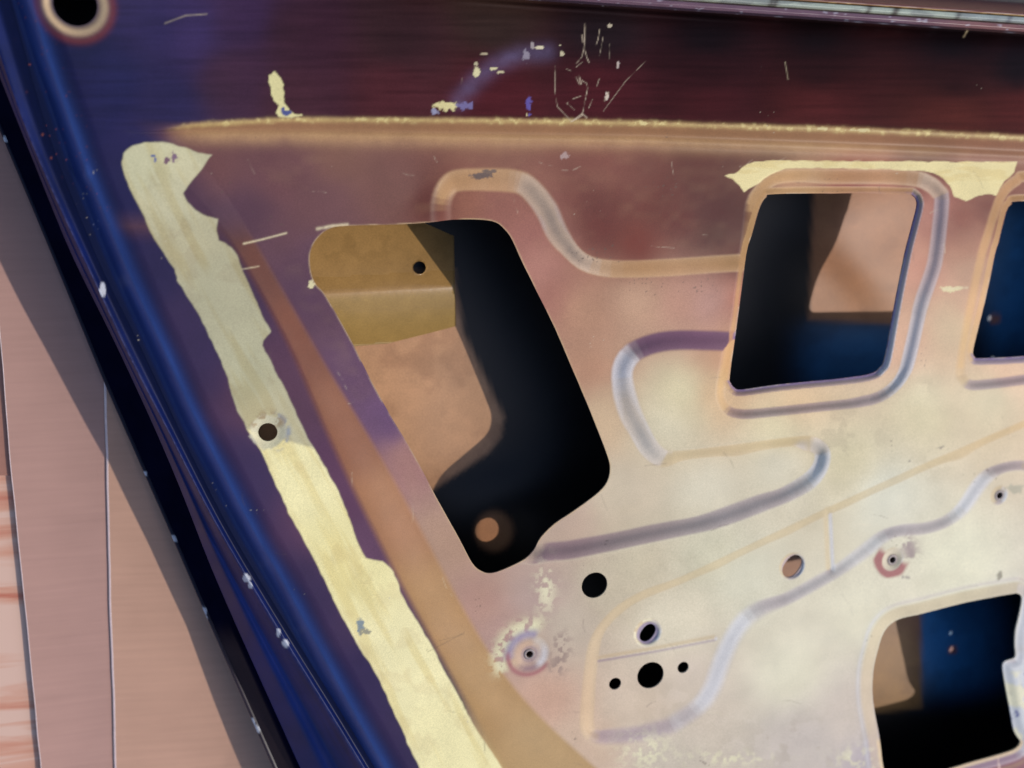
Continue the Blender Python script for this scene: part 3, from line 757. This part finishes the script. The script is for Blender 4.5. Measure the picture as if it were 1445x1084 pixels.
def flange_col(U, V, T):
    n = fbm(U, V, 40, 201, 4); f = fbm(U, V, 5, 205, 3)
    c = np.broadcast_to(paint((5, 26, 88)), U.shape + (3,)) * (0.45 + 0.6 * n + 0.6 * fbm(T * 40.0, along_(U, V) * 0.05, 9, 207, 3))[..., None]
    c = mixc(c, ss((1.4 - T) / 0.7) * 0.8, paint((10, 14, 42)))  # shade of the valley painted darker
    bead = np.exp(-((T - 2.0) / 0.10) ** 2)
    c = mixc(c, bead * (0.25 + 0.6 * ss((f - 0.36) / 0.3)) * ss((V - 60) / 200) * (1 - 0.6 * ss((V - 600) / 200)), paint((92, 94, 142)))
    c = mixc(c, np.exp(-((T - 2.0) / 0.35) ** 2) * ss((vnoise(U / 3, V / 5, 211) * vnoise(U / 50, V / 40, 213) - 0.80) / 0.05), paint((150, 160, 196)))
    for cu, cv, ru, rv in [(145, 410, 4, 10), (348, 816, 5, 5), (353, 826, 3, 4), (402, 908, 5, 5), (393, 893, 3, 6)]:
        c = mixc(c, ss((1.2 - np.hypot((U - cu) / ru, (V - cv) / rv) + 0.7 * (f - .5)) / 0.3), paint((190, 198, 220)))
    s = vnoise(U / 2.5, V / 2.5, 221)
    c = mixc(c, ss((s - 0.965) / 0.02) * ss((1.6 - T) / .3) * ss((360 - V) / 60) * 0.6, paint((160, 90, 70)))
    return np.clip(c, 0.001, 0.8)


def wall_col(U, V, T):
    c = np.broadcast_to(paint((7, 11, 34)), U.shape + (3,)) * (0.7 + 0.6 * fbm(U, V, 30, 233, 3))[..., None]  # near-black blue carries the deep shade below the flange
    c = mixc(c, 0.8 * ss((V - 872) / 50) * ss((T - 1.25) / 0.25), paint((64, 54, 60)))
    return np.clip(c, 0.0006, 1)


MID = lambda v: 0.60 * LR(v) + 0.40 * LB(v)
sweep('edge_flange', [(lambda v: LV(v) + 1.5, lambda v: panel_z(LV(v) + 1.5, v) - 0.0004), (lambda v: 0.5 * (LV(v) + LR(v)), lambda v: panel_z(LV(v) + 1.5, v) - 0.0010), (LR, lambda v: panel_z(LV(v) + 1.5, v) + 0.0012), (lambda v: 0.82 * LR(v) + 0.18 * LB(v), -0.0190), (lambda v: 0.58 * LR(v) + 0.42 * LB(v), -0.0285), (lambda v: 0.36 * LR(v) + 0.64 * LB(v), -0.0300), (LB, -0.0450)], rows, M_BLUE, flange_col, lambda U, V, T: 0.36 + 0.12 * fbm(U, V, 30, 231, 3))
sweep('side_wall', [(LB, -0.0448), (lambda v: LB(v) - 3, -0.0520), (lambda v: 0.5 * (LB(v) + LS(v)), lambda v: -0.4 * 0.052 + 0.6 * HEMZ(v)), (lambda v: LS(v) + 5, HEMZ)], rows, M_WALL, wall_col, lambda U, V, T: np.full(U.shape, 0.6))


def hem_col(U, V, T):
    c = np.broadcast_to(paint((12, 18, 44)), U.shape + (3,)).copy()
    w = ss((V - 850) / 60) * ss((T - 0.2) / 0.4)
    c = mixc(c, 0.3 * w, paint((92, 74, 78)))
    f = fbm(U, V, 6, 241, 3)
    for cu, cv, ru, rv in [(246, 760, 4, 4), (287, 862, 5, 5), (290, 872, 3, 4), (361, 1030, 6, 6), (356, 1020, 3, 5), (204, 669, 3, 3), (8, 196, 4, 4)]:
        c = mixc(c, ss((1.3 - np.hypot((U - cu) / ru, (V - cv) / rv) + 0.7 * (f - .5)) / 0.3), paint((176, 184, 206)))
    return c


sweep('hem_edge', [(lambda v: LS(v) + 8, lambda v: HEMZ(v) + 0.0005), (lambda v: LS(v) + 3, lambda v: HEMZ(v) + 0.0012), (lambda v: LS(v) + 0.3, HEMZ), (lambda v: LS(v) + 0.6, lambda v: HEMZ(v) - 0.003), (lambda v: LS(v) + 6, lambda v: HEMZ(v) - 0.0055)], rows, M_BLUE, hem_col, lambda U, V, T: np.full(U.shape, 0.35), sub=4)


# outer skin seen through the openings: a thick pressed shell whose outer face lies on the cardboard
def build_skin():
    us = np.linspace(0, 1, 240); vs = np.linspace(-50, VMAX, 240)
    S_, V = np.meshgrid(us, vs)
    U = LS(V) + 6 + (UMAX - LS(V) - 6) * S_
    e = ss(np.minimum((S_) / 0.10, 1))
    deep = idw([(680, 590, -0.085), (560, 520, -0.083), (697, 750, -0.072), (1155, 430, -0.104), (1205, 280, -0.092), (1250, 350, -0.096), (1290, 960, -0.066), (1240, 900, -0.066), (1100, 800, -0.078)], U, V, 2, 4000)
    Z = (HEMZ(V) - 0.0005) * (1 - e) + deep * e + 0.0008 * (fbm(U, V, 260, 401, 2) - 0.5)
    e2 = ss(S_ / 0.3)
    v0 = at(U, V, Z).reshape(-1, 3)
    bot = v0.copy(); bot[:, 2] = (GROUND + 0.0004) * e2.ravel() + (HEMZ(V) - 0.004).ravel() * (1 - e2.ravel())
    nv, nu = U.shape; idx = np.arange(nv * nu).reshape(nv, nu)
    q = np.stack([idx[1:, :-1], idx[1:, 1:], idx[:-1, 1:], idx[:-1, :-1]], -1).reshape(-1, 4)
    N = nv * nu
    ring = np.concatenate([idx[0, :], idx[1:, -1], idx[-1, -2::-1], idx[-2:0:-1, 0]])
    rr = np.roll(ring, -1)
    side = np.stack([ring, rr, rr + N, ring + N], 1)
    col = idw([(560, 560, (196, 152, 118)), (520, 640, (190, 146, 110)), (640, 600, (190, 148, 116)), (697, 750, (168, 118, 84)), (1220, 340, (172, 118, 82)), (1250, 420, (184, 130, 90)), (1260, 920, (150, 112, 62)), (1270, 960, (152, 114, 66)), (1400, 420, (190, 130, 120)), (1355, 900, (170, 110, 120)), (1100, 700, (160, 110, 80))], U.ravel(), V.ravel(), 2, 2500, paint)
    n = fbm(U.ravel(), V.ravel(), 40, 405, 4)
    fu_, fv_ = U.ravel(), V.ravel()  # sunlit_tan: places that keep the tan; elsewhere shade is painted
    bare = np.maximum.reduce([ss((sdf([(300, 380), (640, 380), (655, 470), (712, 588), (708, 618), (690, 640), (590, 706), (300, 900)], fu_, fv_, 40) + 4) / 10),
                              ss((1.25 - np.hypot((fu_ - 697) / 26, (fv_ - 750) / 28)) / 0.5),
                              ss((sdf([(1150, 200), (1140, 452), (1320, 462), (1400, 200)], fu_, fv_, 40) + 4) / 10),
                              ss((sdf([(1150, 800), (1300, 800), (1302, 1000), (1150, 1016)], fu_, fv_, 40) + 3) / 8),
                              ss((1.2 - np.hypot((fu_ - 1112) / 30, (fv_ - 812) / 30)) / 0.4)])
    for cu, cv in ((1344, 917), (1404, 450)):  # tan kept where small sun dots land
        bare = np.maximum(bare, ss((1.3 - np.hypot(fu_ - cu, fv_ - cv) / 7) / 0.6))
    shade_col = np.broadcast_to(paint((22, 18, 17)), col.shape).copy()              # black paints in the deep shade inside the door
    for cu, cv, ru, rv in [(1215, 505, 84, 50), (1352, 905, 76, 74), (1450, 400, 62, 120)]:      # bluish skylit shade painted in
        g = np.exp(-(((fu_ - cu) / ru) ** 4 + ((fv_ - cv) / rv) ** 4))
        shade_col = mixc(shade_col, g, paint((58, 128, 190)))
    col = col * bare[:, None] + shade_col * (1 - bare)[:, None]
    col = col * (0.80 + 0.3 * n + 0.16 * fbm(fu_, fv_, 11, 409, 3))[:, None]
    st_ = ss((fbm(fu_, fv_, 34, 415, 5) - 0.50) / 0.16)
    col = col * (1 - 0.20 * st_[:, None] * np.array([0.8, 0.95, 1.0]))
    verts = np.concatenate([v0, bot])
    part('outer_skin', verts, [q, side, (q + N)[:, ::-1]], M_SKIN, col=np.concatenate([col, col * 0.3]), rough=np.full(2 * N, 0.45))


build_skin()


# reinforcement rail behind the large opening
def build_rail():
    us = np.arange(395, 660, 3.0); vs = np.arange(215, 500, 3.0)

    def ridge(U):
        return 417 - (U - 460) * 0.055

    def zf(U, V):
        d = V - ridge(U)
        z = -0.0530 - 0.20 * (U - 440) * 0.00045                        # dips to the right
        up = np.clip(-(d + 4) / 200.0, 0, 1)
        z = z - 0.036 * up
        dn = np.clip((d + 4) / 76.0, 0, 1.1)
        return z - 0.020 * dn ** 1.8

    def phi(U, V):
        p = np.minimum(ridge(U) + 74 - (U - 500) * 0.03 - V, V - 220)
        p = np.minimum(p, np.minimum(U - 398, 642 - U + 0.02 * (V - 400)))
        return np.minimum(p, np.hypot(U - 592, V - 378) - 9.0)
    fu, fv, fz, q, polys, cuts = sheet(us, vs, zf, phi)
    used, fc = compact(len(fu), [q] + by_size(polys) + [cuts])
    c2 = fc.pop(); u, v, z = fu[used], fv[used], fz[used]
    P = at(u, v, z); d = v - ridge(u)
    col = np.broadcast_to(paint((168, 134, 86)), P.shape).copy()
    col = mixc(col, ss((d + 4) / 12) * 0.7, paint((158, 134, 80)))
    st = ss((fbm(u, v, 26, 421, 4) - 0.52) / 0.12) * ss((395 - v) / 40)
    col = mixc(col, 0.22 * st, paint((110, 84, 46)))
    col = col * (0.9 + 0.2 * fbm(u, v, 12, 425, 3))[:, None]
    bot = P - np.array([0, 0, 0.0012]); n = len(P)
    sk = np.stack([c2[:, 0], c2[:, 1], c2[:, 1] + n, c2[:, 0] + n], 1)
    part('reinforcement_rail', np.concatenate([P, bot]), fc + [sk], M_SKIN, col=np.concatenate([col, col * 0.4]), rough=np.concatenate([np.where(np.abs(d) < 26, 0.17, 0.42)] * 2))


build_rail()


# walls that close the door shell outside the picture
def wall(name, uv, ztop, zbot):
    u, v = np.array(uv, float).T
    a = at(u, v, np.asarray(ztop)); b = a.copy(); b[:, 2] = zbot
    n = len(a); i = np.arange(n - 1)
    part(name, np.concatenate([a, b]), [np.stack([i, i + 1, n + i + 1, n + i], 1)], M_DARK, smooth=False)


hw = [(UMAX - 3, v) for v in range(66, int(VMAX) - 3, 6)] + [(UMAX - 3, VMAX - 2)]
wall('hinge_side_wall', hw, [float(panel_z(np.array([float(a)]), np.array([float(b)]))[0]) - 0.0016 for a, b in hw], GROUND + 0.001)
bw = [(u, VMAX - 3) for u in np.arange(LV(VMAX) + 4, UMAX - 2, 12)]
wall('bottom_wall', bw, [float(panel_z(np.array([float(a)]), np.array([float(b)]))[0]) - 0.0016 for a, b in bw], GROUND + 0.001)
tl = [(u, SILL(u) - 1) for u in np.arange(0, UMAX + 2, 60)]
wall('slot_wall', tl, [float(panel_z(np.array([p[0]]), np.array([p[1] + 1]))[0]) - 0.0004 for p in tl], GROUND + 0.02)


# window slot: folded lip, pale weatherstrip, outer sill
def strip(name, prof, colf, rgh, mats, u0=560, u1=UMAX, sub=4):
    uu = np.arange(u0, u1, 3.0); V0 = SILL(uu) - 3.0
    out = []
    k = len(prof)
    for i in range(k - 1):
        for s in range(sub):
            t = s / sub
            out.append((prof[i][0] * (1 - t) + prof[i + 1][0] * t, prof[i][1] * (1 - t) + prof[i + 1][1] * t, i + t))
    out.append((prof[-1][0], prof[-1][1], k - 1.0))
    P = []; U = []; V = []; T = []
    for dv, z, t in out:
        zz = z + 0.0006 * (fbm(uu, uu * 0 + 40 * t, 24, 501, 2) - 0.5)
        P.append(at(uu, V0 + dv, zz)); U.append(uu); V.append(V0 + dv); T.append(np.full(uu.shape, t))
    P = np.array(P); m, r, _ = P.shape; idx = np.arange(m * r).reshape(m, r)
    q = np.stack([idx[:-1, :-1], idx[:-1, 1:], idx[1:, 1:], idx[1:, :-1]], -1).reshape(-1, 4)
    U, V, T = (np.array(x).ravel() for x in (U, V, T))
    return part(name, P.reshape(-1, 3), [q], mats, col=np.clip(colf(U, V, T), 0.002, .8), rough=np.full(len(U), rgh))


def lip_col(U, V, T):
    c = np.broadcast_to(paint((112, 86, 104)), U.shape + (3,)).copy()
    c = mixc(c, ss((U - 1250) / 150) * 0.6, paint((140, 92, 84)))
    f = fbm(U, V, 6, 511, 3)
    c = mixc(c, ss((f - 0.74) / 0.05) * 0.6, paint((190, 186, 206)))
    for cu in (1247, 1211, 1274, 1320, 1425):
        c = mixc(c, np.exp(-((U - cu) / 6) ** 2) * ss((1.5 - T) / .5) * 0.7, paint((200, 196, 214)))
    return c


def seal_col(U, V, T):
    c = np.broadcast_to(paint((168, 180, 172)), U.shape + (3,)).copy()
    n = fbm(U * 0.3, V, 10, 521, 3)
    c = mixc(c, 0.6 * ss((n - 0.5) / 0.15), paint((122, 126, 130)))
    for cu in (1084, 1090, 1222, 1258, 1261, 1348, 1420):
        c = mixc(c, np.exp(-((U - cu - 2 * T) / 3.5) ** 2) * 0.75, paint((60, 48, 44)))
    c = mixc(c, ss((U - 1330) / 60) * 0.35, paint((120, 130, 160)))
    return c


def sill_col(U, V, T):
    c = np.broadcast_to(paint((150, 112, 72)), U.shape + (3,)).copy()
    f = fbm(U * 0.4, V, 5, 531, 3)
    c = mixc(c, ss((f - 0.5) / 0.1) * 0.8, paint((206, 176, 122)))
    c = mixc(c, ss((T - 1.0) / 0.6), paint((112, 72, 72)))
    return c


strip('window_slot_lip', [(4, -0.012), (1.5, -0.004), (0, 0.0045), (-4, 0.0062), (-9, 0.0058), (-11, 0.0020)], lip_col, 0.35, M_LIP)
strip('weatherstrip', [(-10, 0.0000), (-11.5, 0.0040), (-15, 0.0058), (-20, 0.0052), (-22, 0.0010)], seal_col, 0.5, M_SKIN)
strip('outer_sill', [(-21, 0.0010), (-22.5, 0.0048), (-25, 0.0052), (-27, 0.0030), (-30, -0.0200), (-36, -0.060), (-42, -0.104)], sill_col, 0.4, M_LIP)


# threaded inserts set into the panel
def insert(cu, cv, zoff, r_out, r_in, hgt):
    c = at(cu, cv, float(panel_z(np.array([[cu]]), np.array([[cv]]))[0, 0]) + zoff)
    n = 28; th = np.arange(n) * 2 * math.pi / n
    prof = [(r_out, -0.0008), (r_out, hgt * 0.6), (r_out * 0.9, hgt), (r_in * 1.15, hgt), (r_in, hgt * 0.7), (r_in * 0.92, -0.006), (r_in * 0.9, -0.012)]
    P = np.array([[(c[0] + r * math.cos(t), c[1] + r * math.sin(t), c[2] + z) for t in th] for r, z in prof])
    idx = np.arange(len(prof) * n).reshape(len(prof), n); j = np.roll(idx, -1, 1)
    q = np.stack([idx[:-1], j[:-1], j[1:], idx[1:]], -1).reshape(-1, 4)
    col = np.broadcast_to(paint((150, 138, 140)), (len(prof) * n, 3)).copy()
    col[n * 4:] = paint((88, 70, 60))
    part('threaded_insert', P.reshape(-1, 3), [q], M_SKIN, col=col, rough=np.full(len(col), 0.4))


insert(747, 923, 0.0, 0.0040, 0.0022, 0.0006)
insert(1259, 790, 0.0, 0.0042, 0.0023, 0.0006)
insert(1410, 699, 0.0, 0.0040, 0.0024, 0.0006)


# ------------------------------------------------------------------ what the door lies on
def cardboard_mat(name, c, seedoff, ang=0.0):
    m, n, l, b = mat(name)
    tc = n.new('ShaderNodeTexCoord'); mp = n.new('ShaderNodeMapping'); mp.inputs['Location'].default_value = (seedoff, seedoff * 2, 0)
    mp.inputs['Rotation'].default_value = (0, 0, ang)
    l.new(tc.outputs['Object'], mp.inputs['Vector'])
    st = n.new('ShaderNodeMapping'); st.inputs['Scale'].default_value = (14, 260, 1); l.new(mp.outputs[0], st.inputs['Vector'])
    n1 = n.new('ShaderNodeTexNoise'); n1.inputs['Scale'].default_value = 1.0; n1.inputs['Detail'].default_value = 5; l.new(st.outputs[0], n1.inputs['Vector'])
    n2 = n.new('ShaderNodeTexNoise'); n2.inputs['Scale'].default_value = 22; n2.inputs['Detail'].default_value = 7; l.new(mp.outputs[0], n2.inputs['Vector'])
    n3 = n.new('ShaderNodeTexNoise'); n3.inputs['Scale'].default_value = 1400; n3.inputs['Detail'].default_value = 3; l.new(mp.outputs[0], n3.inputs['Vector'])
    a1 = n.new('ShaderNodeMath'); a1.operation = 'ADD'; l.new(n1.outputs['Fac'], a1.inputs[0]); l.new(n2.outputs['Fac'], a1.inputs[1])
    a2 = n.new('ShaderNodeMath'); a2.operation = 'MULTIPLY_ADD'; l.new(n3.outputs['Fac'], a2.inputs[0]); a2.inputs[1].default_value = 0.35; l.new(a1.outputs[0], a2.inputs[2])
    cr = n.new('ShaderNodeValToRGB'); c = paint(c)
    mr = n.new('ShaderNodeMapRange'); mr.inputs['From Min'].default_value = 0.75; mr.inputs['From Max'].default_value = 1.6
    l.new(a2.outputs[0], mr.inputs['Value']); l.new(mr.outputs[0], cr.inputs['Fac'])
    cr.color_ramp.elements[0].color = (*(c * 0.90), 1); cr.color_ramp.elements[1].color = (*(c * 1.09), 1)
    l.new(cr.outputs[0], b.inputs['Base Color']); b.inputs['Roughness'].default_value = 0.75; b.inputs['Specular IOR Level'].default_value = 0.2
    bp = n.new('ShaderNodeBump'); bp.inputs['Strength'].default_value = 0.25; bp.inputs['Distance'].default_value = 0.0006
    l.new(a2.outputs[0], bp.inputs['Height']); l.new(bp.outputs[0], b.inputs['Normal'])
    return m


def wood_mat():
    m, n, l, b = mat('pale_wood')
    tc = n.new('ShaderNodeTexCoord'); st = n.new('ShaderNodeMapping'); st.inputs['Scale'].default_value = (3.5, 46, 1); l.new(tc.outputs['Object'], st.inputs['Vector'])
    n1 = n.new('ShaderNodeTexNoise'); n1.inputs['Scale'].default_value = 1; n1.inputs['Detail'].default_value = 8; n1.inputs['Distortion'].default_value = 0.6; l.new(st.outputs[0], n1.inputs['Vector'])
    cr = n.new('ShaderNodeValToRGB'); l.new(n1.outputs['Fac'], cr.inputs['Fac'])
    e = cr.color_ramp.elements
    e[0].position = 0.34; e[0].color = (*paint((186, 110, 92)), 1); e[1].position = 0.52; e[1].color = (*paint((216, 184, 174)), 1)
    k = e.new(0.44); k.color = (*paint((206, 156, 138)), 1)
    l.new(cr.outputs[0], b.inputs['Base Color']); b.inputs['Roughness'].default_value = 0.5; b.inputs['Specular IOR Level'].default_value = 0.3
    bp = n.new('ShaderNodeBump'); bp.inputs['Strength'].default_value = 0.2; bp.inputs['Distance'].default_value = 0.0005
    l.new(n1.outputs['Fac'], bp.inputs['Height']); l.new(bp.outputs[0], b.inputs['Normal'])
    return m


def slab(name, outline, ztop, thick, mats, world=False, rim=None, rw=0.0016):
    """flat sheet with a slightly rounded, wavy cut edge; outline in photograph pixels on its top plane"""
    if world:
        P = np.array([(x, y, ztop) for x, y in outline])
    else:
        o = np.array(outline, float); P = at(o[:, 0], o[:, 1], ztop)
    # subdivide the outline
    pts = []
    for i in range(len(P)):
        a, b = P[i], P[(i + 1) % len(P)]; n = max(2, int(np.linalg.norm(b - a) / 0.008))
        for k in range(n):
            pts.append(a + (b - a) * k / n)
    pts = np.array(pts); n = len(pts)
    t = np.roll(pts, -1, 0) - np.roll(pts, 1, 0); nrm = np.stack([t[:, 1], -t[:, 0]], 1); nrm /= np.linalg.norm(nrm, axis=1)[:, None] + 1e-9
    area = 0.5 * np.sum(pts[:, 0] * np.roll(pts[:, 1], -1) - np.roll(pts[:, 0], -1) * pts[:, 1])
    if area < 0:
        nrm = -nrm
    pts[:, :2] += nrm * (0.0008 * (fbm(pts[:, 0] * 4000, pts[:, 1] * 4000, 90, 601, 3) - 0.5))[:, None]
    r = rw
    rings = []
    for off, dz in ((-r, 0), (-0.35 * r, 0.0003), (0, -0.0006), (0, -thick)):
        q = pts.copy(); q[:, :2] += nrm * off; q[:, 2] = ztop + dz; rings.append(q)
    c = pts[:, :].mean(0)
    verts = np.concatenate(rings); idx = np.arange(4 * n).reshape(4, n); j = np.roll(idx, -1, 1)
    sides = np.stack([idx[1:], j[1:], j[:-1], idx[:-1]], -1).reshape(-1, 4)
    if area < 0:
        sides = sides[:, ::-1]
    topf = [idx[0]] if area > 0 else [idx[0][::-1]]
    fm = np.zeros(len(sides) + 1, int)
    if rim is not None:
        fm[:2 * n] = 1
    o = make_mesh(name, verts - np.array([c[0], c[1], ztop - thick]), [sides, np.array(topf)], [mats, rim] if rim is not None else mats, smooth=False, fmat=fm)
    o.location = (c[0], c[1], ztop - thick)
    return o


T1 = 0.0020; T2 = 0.0042
M_CUT = plain('pale_cut_paper', (226, 206, 212), 0.8, 0.08, 300)
upper = slab('cardboard_sheet', [(134, 250), (146, 540), (149, 640), (152, 784), (154, 860), (158, 960), (161, 1084), (170, 1400), (2300, 1500), (2300, -500), (120, -500)], GROUND, T1, cardboard_mat('cardboard_upper', (188, 152, 138), 3.0, 0.05), rim=M_CUT)
upper['label'] = 'large lighter brown cardboard sheet directly under the door'; upper['category'] = 'cardboard'
lower = slab('cardboard_sheet', [(-60, -120), (-30, 200), (-12, 340), (1, 497), (14, 657), (27, 782), (41, 922), (57, 1084), (90, 1500), (520, 1500), (300, -120)], GROUND - T1, T2, cardboard_mat('cardboard_lower', (176, 142, 138), 9.0, -0.03), rim=M_CUT, rw=0.0008)
lower['label'] = 'pinkish brown cardboard strip left of the door, tucked under the larger sheet'; lower['category'] = 'cardboard'
small = slab('cardboard_scrap', [(-300, 100), (60, 80), (60, 672), (-300, 668)], GROUND - T1 - T2, 0.0020, cardboard_mat('cardboard_scrap', (166, 122, 112), 15.0, 0.0))
small['label'] = 'thin brown cardboard scrap peeking out at the left edge above the bare wood'; small['category'] = 'cardboard'
zw = GROUND - T1 - T2 - 0.0020
wood = slab('wooden_board', [(-1.6, -1.6), (1.8, -1.6), (1.8, 1.6), (-1.6, 1.6)], zw, 0.03, wood_mat(), world=True)
wood['kind'] = 'structure'; wood['label'] = 'pale wooden board with reddish grain under the cardboard'
